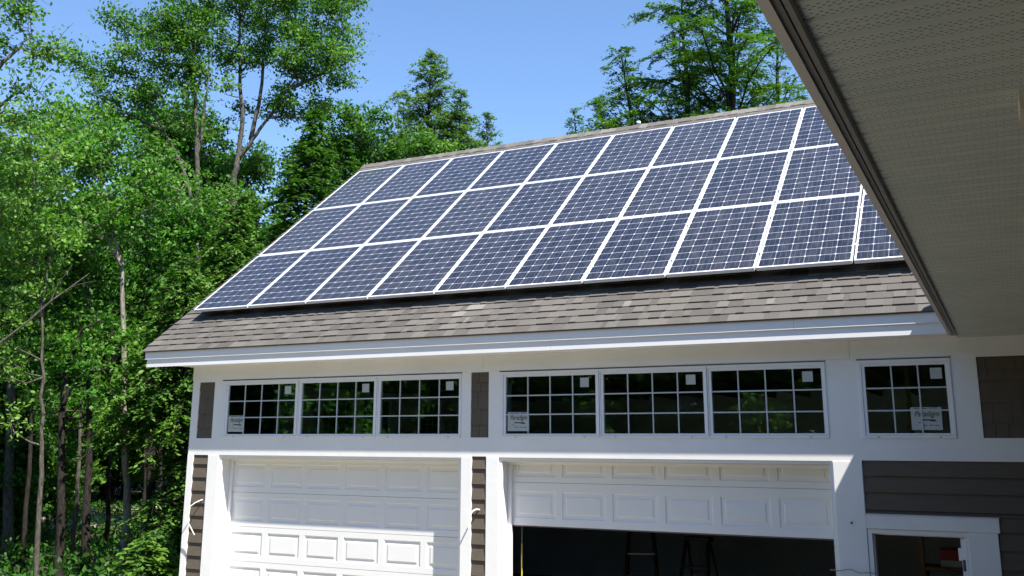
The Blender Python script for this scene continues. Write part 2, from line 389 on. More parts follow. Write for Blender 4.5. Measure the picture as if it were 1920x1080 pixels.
# brown lap siding: wedge-shaped courses
for i, (x0, x1, z0, z1) in enumerate(LAP):
    b = MB(); zt = z1; x1_ = min(x1, 12.5)
    zc = [2.446, 2.273, 2.101, 1.936, 1.774, 1.604, 1.430] if i < 2 else [2.442, 2.289, 2.125, 1.96, 1.80, 1.63, 1.46]
    while zc[-1] > .2: zc.append(zc[-1]-.167)
    for zb in zc + [z0]:
        segs = [(x0+.002, x1_-.002)]
        if i == 2 and zb < 2.09: segs = [(10.20, x1_)] if zt <= 2.09 else [(x0+.002, x1_)]
        for a, c in segs:
            zz = zb if not (i == 2 and a < 9.5 and zb < 2.09) else 2.088
            b.pts([(a,Y0-.002,zz),(c,Y0-.002,zz),(c,Y0+.018,zt),(a,Y0+.018,zt),(a,Y0+.026,zz),(c,Y0+.026,zz),(a,Y0+.028,zt),(c,Y0+.028,zt)], [(0,1,2,3),(0,4,5,1),(0,3,6,4),(1,5,7,2)], random.random())
            if i == 2 and a < 9.5 and zb < 2.09:
                b.pts([(10.218,Y0-.002,zb),(c,Y0-.002,zb),(c,Y0+.012,zz),(10.218,Y0+.012,zz),(10.218,Y0+.026,zb),(c,Y0+.026,zb)], [(0,1,2,3),(0,4,5,1)], .5)
        zt = zb
    b.build('lap_siding', MAT['brown'], garage, calc=False)

# transom windows
def sticker_text(parent, x, y, z, wd, hgt):
    cu = bpy.data.curves.new('t', 'FONT'); cu.body = 'Paradigm'; cu.size = .058; cu.shear = .35; cu.offset = .0006
    o = bpy.data.objects.new('t', cu); COL.objects.link(o)
    dg = bpy.context.evaluated_depsgraph_get(); me = bpy.data.meshes.new_from_object(o.evaluated_get(dg)); bpy.data.objects.remove(o)
    me.materials.clear(); me.materials.append(MAT['ink'])
    t_ = bpy.data.objects.new('sticker_writing', me); COL.objects.link(t_)
    t_.parent = parent; t_.location = (x + .03, y - .0012, z + hgt*.60); t_.rotation_euler = (math.pi/2, 0, 0)
    ks = (wd - .05) / max(v.co.x for v in me.vertices)
    for v in me.vertices: v.co.x *= ks; v.co.y *= 1.25
for g in GROUPS:
    grp = [q for q in WIN if g[0] < q[0] < g[1]]
    for k, (x0, x1) in enumerate(grp):
        L = g[0] if k == 0 else (grp[k-1][1] + x0)/2; Rr = g[1] if k == len(grp)-1 else (x1 + grp[k+1][0])/2
        Lg, Rg = (L if k == 0 else L+.004), (Rr if k == len(grp)-1 else Rr-.004)
        yf, yi = Y0-.012, Y0+.004
        b = MB()
        # outer flange and stepped sash
        a0, a1, c0, c1 = Lg, Rg, 2.797, 3.553
        s0, s1, e0, e1 = x0-.032, x1+.032, WZ0-.022, WZ1+.028
        for (p0, p1, q0, q1) in ((a0, a1, c0, e0), (a0, a1, e1, c1), (a0, s0, e0, e1), (s1, a1, e0, e1)):
            if p1 > p0: b.box(p0, p1, yf, Y0+.03, q0, q1)
        for (p0, p1, q0, q1) in ((s0, s1, e0, WZ0), (s0, s1, WZ1, e1), (s0, x0, WZ0, WZ1), (x1, s1, WZ0, WZ1)):
            b.box(p0+.001, p1-.001, yf+.009, Y0+.05, q0, q1)
        for fx in (.12, .88):                                   # weep-hole covers
            xx = x0+(x1-x0)*fx; b.box(xx-.012, xx+.012, yf-.0022, yf+.001, 2.806, 2.812, mi=1)
        f = b.build('window', [MAT['vinyl'], MAT['rail']], garage, bevel=.0025)
        b = MB(); b.box(x0-.004, x1+.004, Y0+.016, Y0+.020, WZ0-.004, WZ1+.004); b.build('pane', MAT['glass'], f)
        nx = 3 if g is GROUPS[2] else 4
        b = MB()
        for j in range(1, nx): xx = x0+(x1-x0)*j/nx; b.box(xx-.007, xx+.007, Y0+.0065, Y0+.0145, WZ0+.001, WZ1-.001)
        for j in (1, 2): zz = WZ0+(WZ1-WZ0)*j/3; b.box(x0+.001, x1-.001, Y0+.0050, Y0+.0125, zz-.007, zz+.007)
        b.build('grille', MAT['grille'], f)
        b = MB(); sx = x1-.195 if g is not GROUPS[2] else x1-.135
        if nx == 4: sx = x1-.19
        b.box(sx, sx+.105, Y0+.0148, Y0+.0158, WZ1-.135, WZ1-.03); b.build('sticker', MAT['paper'], f)
        if (k == 0 and nx == 4) or nx == 3:
            sx0 = x0+.018 if nx == 4 else x0+.392
            b = MB(); b.box(sx0, sx0+.275, Y0+.0146, Y0+.0156, WZ0+.03, WZ0+.245); lb = b.build('label_sticker', MAT['paper'], f)
            sticker_text(f, sx0, Y0+.0146, WZ0+.03, .275, .215)
            b = MB()
            b.box(sx0+.085, sx0+.215, Y0+.0138, Y0+.0143, WZ0+.118, WZ0+.130)
            for xx, zz, ll in ((.17,.085,.05), (.20,.083,.03), (.06,.068,.03), (.09,.045,.05), (.16,.045,.035), (.205,.043,.04), (.03,.205,.05), (.09,.205,.06), (.17,.207,.07)):
                b.box(sx0+xx, sx0+xx+ll, Y0+.0138, Y0+.0143, WZ0+.03+zz-.003, WZ0+.03+zz+.003)
            b.build('sticker_writing', MAT['ink'], f)
    # head gap: its shadow line put in as a dark strip above each group
b = MB()
for g in GROUPS: b.box(g[0]-.01, g[1]+.01, Y0-.004, Y0-.0015, 3.556, 3.566)
b.build('head_gap_shadow', MAT['rail'], garage)

# garage door frames: two stepped layers and the stop
for (x0, x1, zt) in DOORS[:2]:
    b = MB()
    for (a, d0, d1, zz) in ((.0, .018, .06, .034), ):
        b.box(x0+.001, x0+.035, Y0+d0, Y0+.05, 0.02, zt-.036); b.box(x1-.038, x1-.001, Y0+d0, Y0+.05, 0.02, zt-.036); b.box(x0+.001, x1-.001, Y0+d0, Y0+.05, zt-.035, zt-.001)
    # reveal liner and weather stop at the back
    b.box(x0+.001, x0+.012, Y0+.051, Y0+.232, 0.02, zt-.05); b.box(x1-.012, x1-.001, Y0+.051, Y0+.232, 0.02, zt-.05); b.box(x0+.001, x1-.001, Y0+.051, Y0+.232, zt-.05, zt-.036)
    b.box(x0+.013, x0+.062, Y0+.212, Y0+.247, 0.02, zt-.083); b.box(x1-.062, x1-.013, Y0+.212, Y0+.247, 0.02, zt-.083); b.box(x0+.013, x1-.013, Y0+.212, Y0+.247, zt-.082, zt-.051)
    b.build('garage_door_frame', MAT['paint'], garage, bevel=.003)
def garage_door(x0, x1, cols, zbot, ztop, row0, pitch, secs, y):
    """sectional door with raised panels; secs = seam heights, row0 = bottom of first panel row"""
    b = MB(); zs = [zbot] + [s_ for s_ in secs if zbot < s_ < ztop] + [ztop]
    pw = (x1-x0)/cols
    for i in range(len(zs)-1):
        a, c = zs[i]+(.004 if i else 0), zs[i+1]
        # rim of the section with holes for the panels, each a bevelled raised field
        rows = [(max(a+.03, z0), min(c-.03, z0+.30)) for z0 in np.arange(row0, ztop, pitch) if z0+.02 > a and z0+.30 < c+.06]
        xs = []
        for k in range(cols): xs.append((x0+pw*k+.042, x0+pw*(k+1)-.042))
        if rows:
            r0, r1 = rows[0]
            b.quad((x0,y,a),(x1,y,a),(x1,y,r0),(x0,y,r0)); b.quad((x0,y,r1),(x1,y,r1),(x1,y,c),(x0,y,c))
            edges = [x0] + [e for p in xs for e in p] + [x1]
            for k in range(0, len(edges), 2): b.quad((edges[k],y,r0),(edges[k+1],y,r0),(edges[k+1],y,r1),(edges[k],y,r1))
            for (p0, p1) in xs:
                def ring(o, yy): return [(p0+o,yy,r0+o),(p1-o,yy,r0+o),(p1-o,yy,r1-o),(p0+o,yy,r1-o)]
                R0, R1, R2, R3 = ring(0,y), ring(.012,y+.011), ring(.045,y+.011), ring(.060,y+.002)
                for A, B in ((R0,R1),(R1,R2),(R2,R3)):
                    for j in range(4): b.quad(A[j],A[(j+1)%4],B[(j+1)%4],B[j])
                b.quad(*R3)
        else: b.quad((x0,y,a),(x1,y,a),(x1,y,c),(x0,y,c))
        b.quad((x0,y,a),(x0,y+.012,a-.004),(x1,y+.012,a-.004),(x1,y,a)); b.quad((x0,y,a),(x0,y+.04,a),(x0,y+.04,c),(x0,y,c))
        b.quad((x1,y,a),(x1,y+.04,a),(x1,y+.04,c),(x1,y,c))
    b.box(x0, x1, y+.022, y+.05, zbot, ztop)
    return b.build('garage_door', MAT['door'], garage, calc=False)
gd = garage_door(.86, 4.53, 6, .03, 2.75, 1.272-.44*2, .44, [.32+.44*k for k in range(0, 6)], Y0+.249)
gd2 = garage_door(5.10, 8.75, 6, 1.815, 2.75, 1.895, .462, [2.292], Y0+.249)
b = MB(); b.box(5.10, 8.75, Y0+.252, Y0+.29, 1.80, 1.8145); b.build('rubber_seal', MAT['rail'], gd2)

# side door opening: casing, head trim, jamb, open door leaf
b = MB(); b.box(9.062, 10.217, Y0-.012, Y0+.03, 1.950, 2.080); ht = b.build('door_head_trim', MAT['paint'], garage, bevel=.002)
b = MB(); b.box(9.055, 10.222, Y0-.020, Y0-.003, 2.0815, 2.088); b.build('flashing', MAT['flash'], ht)
b = MB(); b.box(9.957, 10.196, Y0-.010, Y0+.03, .02, 1.9485); b.build('casing_board', MAT['paint'], garage)
b = MB()
b.box(9.064, 9.104, Y0+.004, Y0+.16, .02, 1.905); b.box(9.064, 9.955, Y0+.004, Y0+.16, 1.906, 1.947); b.box(9.915, 9.955, Y0+.004, Y0+.16, .02, 1.905)
b.box(9.1045, 9.118, Y0+.06, Y0+.16, .02, 1.89); b.box(9.1045, 9.914, Y0+.06, Y0+.16, 1.891, 1.9055); b.box(9.875, 9.914, Y0+.035, Y0+.16, .02, 1.89)
jb = b.build('door_jamb', MAT['paint'], garage)
b = MB(); b.box(9.848, 9.8745, Y0+.05, Y0+.09, 1.69, 1.80); b.build('strike_block', MAT['vinyl'], jb)
b = MB(); b.box(9.880, 9.903, Y0+.031, Y0+.0345, 1.60, 1.70); b.build('hinge', MAT['rail'], jb)

# soffit of the garage, fascia boards, rake boards
b = MB(); b.box(XL-.02, XR, -.46, Y0, ZS, ZS+.02); b.build('soffit', MAT['paint'], garage)
for a_, c_ in ((-.362, 3.93), (3.9325, 8.55), (8.5525, XR)):
    b = MB(); b.box(a_, c_, -.506, -.4795, 3.862, 3.985); b.build('fascia_board', MAT['fascia'], garage)
for a_, c_ in ((-.312, 1.02), (1.0222, 5.87), (5.8725, XR)):
    b = MB(); b.box(a_, c_, -.488, -.455, 3.756, 3.8615); b.build('fascia_board', MAT['fascia'], garage)
b = MB()
for sgn in (1, -1):
    ya, yb_ = (-.506, YRIDGE) if sgn == 1 else (2*YRIDGE+.506, YRIDGE)
    za, zb_ = 3.962, roof_z(YRIDGE)-.025
    b.pts([(-.362,ya,za),(-.362,yb_,zb_),(-.362,yb_,zb_-.20),(-.362,ya,za-.099),(-.335,ya,za),(-.335,yb_,zb_),(-.335,yb_,zb_-.20),(-.335,ya,za-.099)], [(0,1,2,3),(4,5,6,7),(3,2,6,7),(0,3,7,4),(0,4,5,1)])
b.pts([(-.33,-.46,3.84),(XL,-.46,3.84),(XL,YRIDGE,roof_z(YRIDGE)-.15),(-.33,YRIDGE,roof_z(YRIDGE)-.15)], [(0,1,2,3)])
b.build('rake_board', MAT['fascia'], garage)

# roof: deck, shingle tabs (front slope individually laid), back slope, ridge cap
b = MB()
cs, sn = math.cos(TS), math.sin(TS)
def rp(x, s_, h): return (x, -.530 + s_*cs - h*sn, roof_z(-.530) + s_*sn + h*cs)
Ls = (YRIDGE+.530)/cs
b.pts([rp(-.385,0,-.012), rp(XR,0,-.012), rp(XR,Ls,-.012), rp(-.385,Ls,-.012), rp(-.385,0,-.006), rp(XR,0,-.006), rp(XR,Ls,-.006), rp(-.385,Ls,-.006)], [(0,1,2,3),(4,5,6,7),(0,1,5,4),(1,2,6,5),(2,3,7,6),(3,0,4,7)], .3)
r = random.Random(11); EXP = .142; k = 0; s0 = -.004
while s0 < Ls-.02:
    s1 = min(s0+EXP+.03, Ls); x = -.385 - r.random()*.2; hi = r.random() < .5
    jit = 0
    while x < 12.6:
        wd = r.choice((.06,.09,.12,.16,.2,.25)) if not hi else r.choice((.08,.12,.16,.2,.23))
        a, c = max(x, -.385), x+wd
        if c > -.385:
            tt = .12 + r.random()*.5 + (.10 if hi else 0); tt = min(1, tt if r.random() > .05 else tt+.3)
            h0 = .020 if hi else .012; e = s0 + (0 if hi else .004) + r.uniform(-.0025, .0025)
            if k == 0: h0 = .009; e = 0.0
            A = [rp(a,e,h0), rp(c,e,h0), rp(c,s1,.001), rp(a,s1,.001), rp(a,e,-.003), rp(c,e,-.003)]
            b.pts(A, [(0,1,2,3),(4,5,1,0),(0,3,4),(1,5,2)], tt)
        x += wd; hi = not hi
    s0 += EXP; k += 1
# back slope
yb2 = 2*YRIDGE+.53
b.pts([(-.385,yb2,roof_z(-.53)),(XR,yb2,roof_z(-.53)),(XR,YRIDGE,ZRIDGE+.004),(-.385,YRIDGE,ZRIDGE+.004)], [(0,1,2,3)], .4)
roof = b.build('roof', MAT['shingle'], garage, calc=False)
b = MB(); x = -.40; r = random.Random(3)
while x < 12.6:
    h = .0
    P0 = [(x, YRIDGE-.135, ZRIDGE-.135*TT+.022), (x, YRIDGE, ZRIDGE+.032), (x, YRIDGE+.135, ZRIDGE-.135*TT+.022)]
    P1 = [(x+.16, p[1], p[2]-.012) for p in P0]
    b.pts(P0+P1+[(x,YRIDGE-.135,ZRIDGE-.135*TT+.005)]+[(x+.16,YRIDGE-.135,ZRIDGE-.135*TT+.002)], [(0,1,4,3),(1,2,5,4),(6,0,3,7),(6,0,1,2)], r.random()*.6+.3)
    x += .142
b.build('ridge_cap', MAT['shingle'], roof, calc=False)
b = MB(); b.tube([(5.16,4.85,7.7),(5.16,4.85,8.13)], .024, 10); b.tube([(5.16,4.85,8.11),(5.16,4.85,8.16)], .036, 10)
b.build('vent_pipe', MAT['vinyl'], garage)

# ------------------------------------------------------------ solar panels
def panel_xyz(c, r):
    return (c*1.012, r*1.665*cs, 4.6 + r*1.665*sn)
def make_panel():
    o = empty('solar_panel', (0,0,0), 'x', 'solar panel', 'solar panels on the garage roof')
    W_, L_, t_, T_ = PWID, PLEN, .017, .042
    f = MB()
    f.box(0, W_, 0, t_, -T_, 0); f.box(0, W_, L_-t_, L_, -T_, 0); f.box(0, t_, t_+.0005, L_-t_-.0005, -T_, 0); f.box(W_-t_, W_, t_+.0005, L_-t_-.0005, -T_, 0)
    f.build('frame', MAT['alu'], o, bevel=.0015)
    g_ = MB(); g_.box(t_-.001, W_-t_+.001, t_-.001, L_-t_+.001, -.010, -.004); g_.build('cell_sheet', MAT['pv'], o)
    for yy in (.36, 1.27): c_ = MB(); c_.box(W_+.0005, W_+.0195, yy-.02, yy+.02, -.03, .004); c_.build('clamp', MAT['alu'], o)
    return o
ORD = ['first','second','third','fourth','fifth','sixth','seventh','eighth','ninth','tenth']
p0 = None
for r_i, rn in enumerate(('bottom', 'middle', 'top')):
    for c_i in range(10 if r_i < 2 else 9):
        lab = '%s solar panel from the left rake in the %s row on the roof' % (ORD[c_i], rn)
        if c_i == 0: lab = {0: 'corner solar panel at the lower left of the roof beside the rake', 1: 'leftmost solar panel of the middle row beside the rake', 2: 'corner solar panel at the upper left, under the ridge'}[r_i]
        if c_i == 9: lab = ['solar panel of the bottom row cut off by the dark porch eave', 'barely visible sliver of the middle row panel behind the porch eave'][r_i]
        if c_i == 8 and r_i == 2: lab = 'top row solar panel partly hidden behind the porch eave'
        if p0 is None: p0 = make_panel(); o = p0; o['label'] = lab
        else: o = dup(p0, label=lab)
        o.location = panel_xyz(c_i, r_i); o.rotation_euler = (TS, 0, 0)
i_ = 0
for r_i in range(3):
    for s_ in (.36, 1.27):
        o = empty('mounting_rail', (0, (r_i*1.665+s_)*cs, 4.6+(r_i*1.665+s_)*sn), 'dark mounting rail under the solar panels on the roof', 'rail', 'rails under the solar panels')
        o.rotation_euler = (TS, 0, 0)
        b = MB(); b.box(.02, 10.1, -.02, .02, -.085, -.043); b.build('rail_bar', MAT['rail'], o)
        b = MB()
        for k in range(9): b.box(.3+1.2*k, .35+1.2*k, -.03, .03, -.165, -.086)
        b.build('rail_foot', MAT['rail'], o)

# ------------------------------------------------------------ house wing with the porch eave on the right
wing = empty('house_wing', (10, 0, 0), 'house wing with a dark perforated soffit overhanging from the right', 'house')
wx = lambda b: b
YW0, YW1 = -16.0, Y0-.012
ZSO = 3.74
b = MB()                                     # soffit panels: ribs with a lap step, local x/y = world x/y offset
y = -20.274 + PITCH*35
while y < YW1-.02:
    ye = min(y+PITCH, YW1)
    z = ZSO
    b.quad((.018,y,z+.013),(.62,y,z+.013),(.62,y+.006,z),(.018,y+.006,z))
    b.quad((.018,y+.006,z),(.62,y+.006,z),(.62,ye-.022,z),(.018,ye-.022,z))
    b.quad((.018,ye-.022,z),(.62,ye-.022,z),(.62,ye-.015,z+.007),(.018,ye-.015,z+.007))
    b.quad((.018,ye-.015,z+.007),(.62,ye-.015,z+.007),(.62,ye,z+.013),(.018,ye,z+.013))
    y += PITCH
so_ = b.build('soffit', MAT['soffit'], wing, calc=False)
b = MB()
b.prism([(-.045,3.735),(-.012,3.722),(-.012,4.30),(-.045,4.30)], YW0, -.57, 'y'); b.build('fascia_board', MAT['soffit_trim'], wing)
b = MB()
b.prism([(-.0115,3.728),(.006,3.728),(.006,3.742),(-.0115,3.742)], YW0, -.55, 'y')
b.prism([(.007,3.7345),(.012,3.729),(.026,3.727),(.032,3.731),(.032,3.760),(.007,3.760)], YW0, -.53, 'y')
b.build('soffit_channel', MAT['soffit_dark'], wing)
b = MB(); zr = 4.31
b.pts([(-.075,YW0,zr-.012),(-.075,-.57,zr-.012),(4.5,1.5,zr+4.5*.75),(4.5,YW0,zr+4.5*.75),(-.075,YW0,zr-.03),(-.075,-.57,zr-.03)], [(0,1,2,3),(0,1,5,4)], .4)
b.build('roof', MAT['shingle'], wing, calc=False)
b = MB(); b.box(.625, .80, YW0, YW1-.002, 0, 3.76); b.build('wall', MAT['brown'], wing)
for k, (ya, xa) in enumerate(((-7.42, .492), (-5.62, .528), (-2.35, .549))):
    b = MB(); b.box(xa+.040, .624, ya-.09, ya+.09, 3.35, ZSO-.012); po = b.build('wall_bracket', MAT['wood'], wing)
    b = MB(); b.box(xa, xa+.039, ya-.085, ya+.085, 3.675 if k == 0 else 3.715, ZSO-.010); b.build('bracket_cap', MAT['paint_cap'], po)

# ------------------------------------------------------------ small things on and in the garage
def cable(name, P, r, mat, label, cat):
    P = np.array(P, float); n = 24; k = len(P); tt = np.linspace(0, k-1, n); Q = []
    for t_ in tt:
        i = min(int(t_), k-2); f = t_-i
        p0_, p1_, p2_, p3_ = P[max(i-1,0)], P[i], P[i+1], P[min(i+2,k-1)]
        Q.append(.5*((2*p1_)+(-p0_+p2_)*f+(2*p0_-5*p1_+4*p2_-p3_)*f*f+(-p0_+3*p1_-3*p2_+p3_)*f**3))
    b = MB(); b.tube(Q, r, 7); o = b.build(name, mat); tag(o, label, cat); return o
cable('cable', [(.585,Y0+.01,1.985),(.53,Y0-.07,1.945),(.435,Y0-.12,1.85),(.425,Y0-.12,1.76),(.50,Y0-.10,1.64),(.575,Y0-.09,1.535)], .0075, MAT['wire'], 'bent white cable sticking out of the brown siding at the left corner', 'cable')
cable('cable', [(4.815,Y0+.01,1.985),(4.79,Y0-.05,1.99),(4.775,Y0-.13,1.95),(4.80,Y0-.19,1.86),(4.79,Y0-.215,1.79)], .0095, MAT['wire'], 'white cable end curling out of the siding between the garage doors', 'cable')
cable('cable', [(8.70,Y0-.05,1.555),(8.80,Y0-.03,1.55),(8.88,Y0-.03,1.567),(8.97,Y0-.03,1.54),(9.06,Y0-.03,1.548),(9.12,Y0-.02,1.535)], .005, MAT['wire_grey'], 'thin grey cable running across the post beside the side door', 'cable')
b = MB(); b.tube([(8.925,Y0-.02,1.995),(8.925,Y0+.01,1.995)], .011, 8); tag(b.build('cable_stub', MAT['rail']), 'small dark cable stub poking out of the white post', 'cable')
b = MB(); b.tube([(5.19,Y0+.36,2.3),(5.188,Y0+.36,1.6)], .0035, 6); 
o = b.build('pull_cord', MAT['wire_grey']); tag(o, 'yellow pull cord hanging inside the half open garage door', 'cord')
b = MB(); b.tube([(5.188,Y0+.36,1.60),(5.183,Y0+.36,.9)], .0075, 6); b.build('cord_sleeve', MAT['yellow'], o)
def ladder(x, y, H, rz, label):
    o = empty('step_ladder', (x, y, .02), label, 'ladder', 'ladders inside the garage'); o.rotation_euler = (0, 0, rz)
    for sx in (-1, 1):
        b = MB(); b.tube([(sx*.28, 0, 0), (sx*.17, .30, H)], .028, 4); b.build('rail_leg', MAT['orange'], o)
        b = MB(); b.tube([(sx*.26, .75, 0), (sx*.17, .36, H)], .020, 4); b.build('rear_leg', MAT['orange'], o)
    n = int(H/.3)
    for k in range(1, n):
        f = k/n; wv = .28-.11*f; b = MB(); b.box(-wv, wv, .30*f-.03, .30*f+.05, H*f-.012, H*f+.012); b.build('step', MAT['rail'], o)
    b = MB(); b.box(-.2, .2, .26, .42, H, H+.05); b.build('top_cap', MAT['orange'], o)
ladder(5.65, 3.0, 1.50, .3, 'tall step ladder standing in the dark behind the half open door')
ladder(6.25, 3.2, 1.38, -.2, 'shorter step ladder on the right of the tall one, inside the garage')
b = MB(); b.box(9.30, 9.345, 2.4, 2.49, .02, 3.74); tag(b.build('timber_post', MAT['wood']), 'bare timber stud standing inside behind the side door opening', 'post')
tb = empty('tool_box', (9.62, 3.0, 0), 'red box on a shelf seen through the side door opening', 'box')
b = MB(); b.box(-.13, .17, -.15, .15, 1.38, 1.50); b.build('box_body', MAT['red'], tb, bevel=.006); b = MB(); b.box(-.13, .17, -.151, .149, 1.30, 1.379); b.build('box_base', MAT['paper'], tb)
sh = empty('shelf', (9.62, 3.0, 0), 'wooden shelf under the red box inside the garage', 'shelf')
b = MB(); b.box(-.35, .35, -.2, .2, 1.26, 1.299); b.build('shelf_board', MAT['wood'], sh)
for sx in (-.33, .29): b = MB(); b.box(sx, sx+.04, -.19, .19, .02, 1.259); b.build('shelf_leg', MAT['wood'], sh)

# ------------------------------------------------------------ trees
DL = 2.3
def leaves(C, A, L, Wd, hang=0.0, flat=.6, r=rng):
    """rhombus leaves: centres C, axes A (unit), lengths, widths"""
    n = len(C); N = r.normal(size=(n,3)); N[:,2] += flat*2.2; N[:,1] -= .3
    B = np.cross(A, N); B /= np.linalg.norm(B, axis=1)[:,None]+1e-9
    L = np.broadcast_to(L, (n,))[:,None]; Wd = np.broadcast_to(Wd, (n,))[:,None]
    V = np.stack([C-A*L*.5, C+B*Wd*.5-A*L*.06, C+A*L*.5, C-B*Wd*.5-A*L*.06], 1)
    return V
def unit(v): return v/(np.linalg.norm(v, axis=-1, keepdims=True)+1e-9)
def broadleaf(name, base, stems, clumps, label, cat='tree', group=None, leaf=.10, per=230, matl='leaf', matb='bark', trunk_r=.12, seed=1, twig=.5, bright=.5, hang=0.):
    """stems: list of polylines (world). clumps: array (x,y,z,r). limbs grow from the stems to every clump."""
    r = np.random.default_rng(seed); base = np.array(base, float)
    root = empty(name, tuple(base), label, cat, group)
    b = MB(); pts = []; 
    for si, st in enumerate(stems):
        st = np.array(st, float); n = max(6, len(st)*4); tt = np.linspace(0, len(st)-1, n); i = np.minimum(tt.astype(int), len(st)-2); f = (tt-i)[:,None]
        Q = st[i]*(1-f)+st[i+1]*f; Q[1:-1] += r.normal(size=(n-2,3))*.015
        zf = np.linspace(0, 1, n); R = (trunk_r if si == 0 else trunk_r*.55)*(1-.82*zf)
        if si == 0: R[0] *= 1.35
        b.tube(Q-base, R, 8)
        for q_, rr in zip(Q[n//4:], R[n//4:]): pts.append((*q_, rr))
    tr_ = b.build('trunk', MAT[matb], root)
    pts = np.array(pts); LV = []; TI = []
    lb = MB()
    for (cx, cy, cz, cr) in clumps:
        c = np.array([cx, cy, cz]); dd = pts[:,:3]-c; cost = np.linalg.norm(dd, axis=1) + np.maximum(0, dd[:,2]+.3*np.linalg.norm(dd[:,:2],axis=1))*1.2
        j = int(np.argmin(cost)); s0_ = pts[j,:3]; mid = (s0_+c)/2 + np.array([0,0,-.12*np.linalg.norm(c-s0_)]) + r.normal(size=3)*.1
        ln = np.linalg.norm(c-s0_); r0 = min(pts[j,3]*.6, .012+.012*ln)
        P = [s0_, s0_*.45+mid*.55+r.normal(size=3)*.04, mid*.5+c*.5+r.normal(size=3)*.05, c]
        lb.tube(np.array(P)-base, [r0, r0*.75, r0*.5, r0*.25], 5, cap=False)
        # twigs
        nt_ = max(5, int(16*cr/.6)); D = unit(r.normal(size=(nt_,3))*np.array([1,1,.75])+np.array([0,0,.25])); Ln = cr*r.uniform(.55,1.15,nt_)
        E_ = c + D*Ln[:,None]
        for e in E_[:10]: lb.tube(np.array([c, (c+e)/2+r.normal(size=3)*.04, e])-base, [r0*.3+.003, .005, .002], 3, cap=False)
        n0 = int(per*DL*(cr/.6)**2*r.uniform(.7,1.25)/4.5); k = r.integers(0, nt_, n0); t_ = r.uniform(.25,1.08,n0)[:,None]
        Cc = c + D[k]*Ln[k][:,None]*t_ + r.normal(size=(n0,3))*np.array([.12,.12,.08])*(cr/.6)**.5
        rep = r.integers(2, 8, n0); Cc = np.repeat(Cc, rep, 0); k = np.repeat(k, rep); nl = len(Cc)
        tc0 = np.repeat(r.normal(0, .13, n0), rep); Cc += r.normal(size=(nl,3))*np.array([1,1,.55])*leaf*.75
        Cc[:,2] -= hang*r.random(nl)
        A = unit(D[k]*.6+r.normal(size=(nl,3))*.7+np.array([0,0,-.35-hang]))
        LV.append(leaves(Cc-base, A, leaf*r.uniform(.5,1.4,nl), leaf*.68*r.uniform(.55,1.25,nl), r=r))
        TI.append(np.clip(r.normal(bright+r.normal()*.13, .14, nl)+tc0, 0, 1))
    lb.build('branch', MAT[matb], root, calc=False)
    npmesh('crown', np.concatenate(LV), MAT[matl], np.concatenate(TI), root)
    return root
def blobs(B, d, seed=1, dens=1.0, spread=1.0, rc=.62):
    """photo-space ellipses (px,py,radius px) filled with clumps about d metres away"""
    r = np.random.default_rng(seed); out = []
    for (px, py, pr) in B:
        R_ = pr*d/FPX*1.03; n = max(1, int(dens*3.3*(R_/.62)**2.2))
        c = at(px, py, d)
        for _ in range(n):
            v = r.normal(size=3); v /= np.linalg.norm(v); v *= R_*r.random()**.4
            v = v*np.array([1,1,.95]); fh = np.array([RM[2][0], RM[2][1], 0]); v = v + fh*r.uniform(-.8,.8)*R_*spread
            out.append((*(c+v), rc*r.uniform(.7,1.25)))
    return np.array(out)
def stem(d, *pts): 
    P = [at(px, py, d) for px, py in pts]; return P
def base_of(px, d):
    p = at(px, 1000, d); return np.array([p[0], p[1], 0.])

def place_tree(px, d, stems, B, label, seed, **kw):
    bs = base_of(px, d); st = []
    for i, s_ in enumerate(stems):
        P = stem(d, *s_)
        if i == 0: P = [bs] + P
        st.append(P)
    dens = kw.pop('dens', 1.0); spread = kw.pop('spread', 1.0); rc = kw.pop('rc', .62)
    return broadleaf(kw.pop('name', 'broadleaf_tree'), bs, st, blobs(B, d, seed, dens, spread, rc), label, seed=seed, **kw)

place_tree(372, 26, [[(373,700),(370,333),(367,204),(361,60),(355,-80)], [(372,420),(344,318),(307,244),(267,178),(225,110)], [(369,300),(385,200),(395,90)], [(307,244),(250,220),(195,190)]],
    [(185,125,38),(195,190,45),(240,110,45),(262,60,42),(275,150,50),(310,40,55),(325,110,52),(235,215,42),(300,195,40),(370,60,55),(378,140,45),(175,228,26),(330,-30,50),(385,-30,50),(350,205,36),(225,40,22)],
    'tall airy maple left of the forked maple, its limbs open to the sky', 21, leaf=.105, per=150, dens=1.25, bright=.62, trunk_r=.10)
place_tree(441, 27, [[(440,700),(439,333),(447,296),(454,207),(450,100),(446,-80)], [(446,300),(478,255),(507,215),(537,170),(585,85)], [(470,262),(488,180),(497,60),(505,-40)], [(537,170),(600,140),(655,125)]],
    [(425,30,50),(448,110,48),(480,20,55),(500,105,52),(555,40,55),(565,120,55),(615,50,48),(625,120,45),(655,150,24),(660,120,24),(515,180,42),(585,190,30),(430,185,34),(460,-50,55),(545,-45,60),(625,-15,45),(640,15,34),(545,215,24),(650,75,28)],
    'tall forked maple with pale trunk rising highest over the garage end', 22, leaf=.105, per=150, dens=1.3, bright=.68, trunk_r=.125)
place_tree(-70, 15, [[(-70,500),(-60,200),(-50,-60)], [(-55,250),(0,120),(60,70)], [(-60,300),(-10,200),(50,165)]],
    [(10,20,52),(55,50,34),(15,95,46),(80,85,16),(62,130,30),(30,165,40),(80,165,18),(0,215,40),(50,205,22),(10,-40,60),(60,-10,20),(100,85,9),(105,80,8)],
    'birch at the left edge with drooping small leaves against the sky', 23, leaf=.085, per=120, dens=2.2, matl='leaf_b', bright=.55, hang=.12, rc=.42, trunk_r=.11)
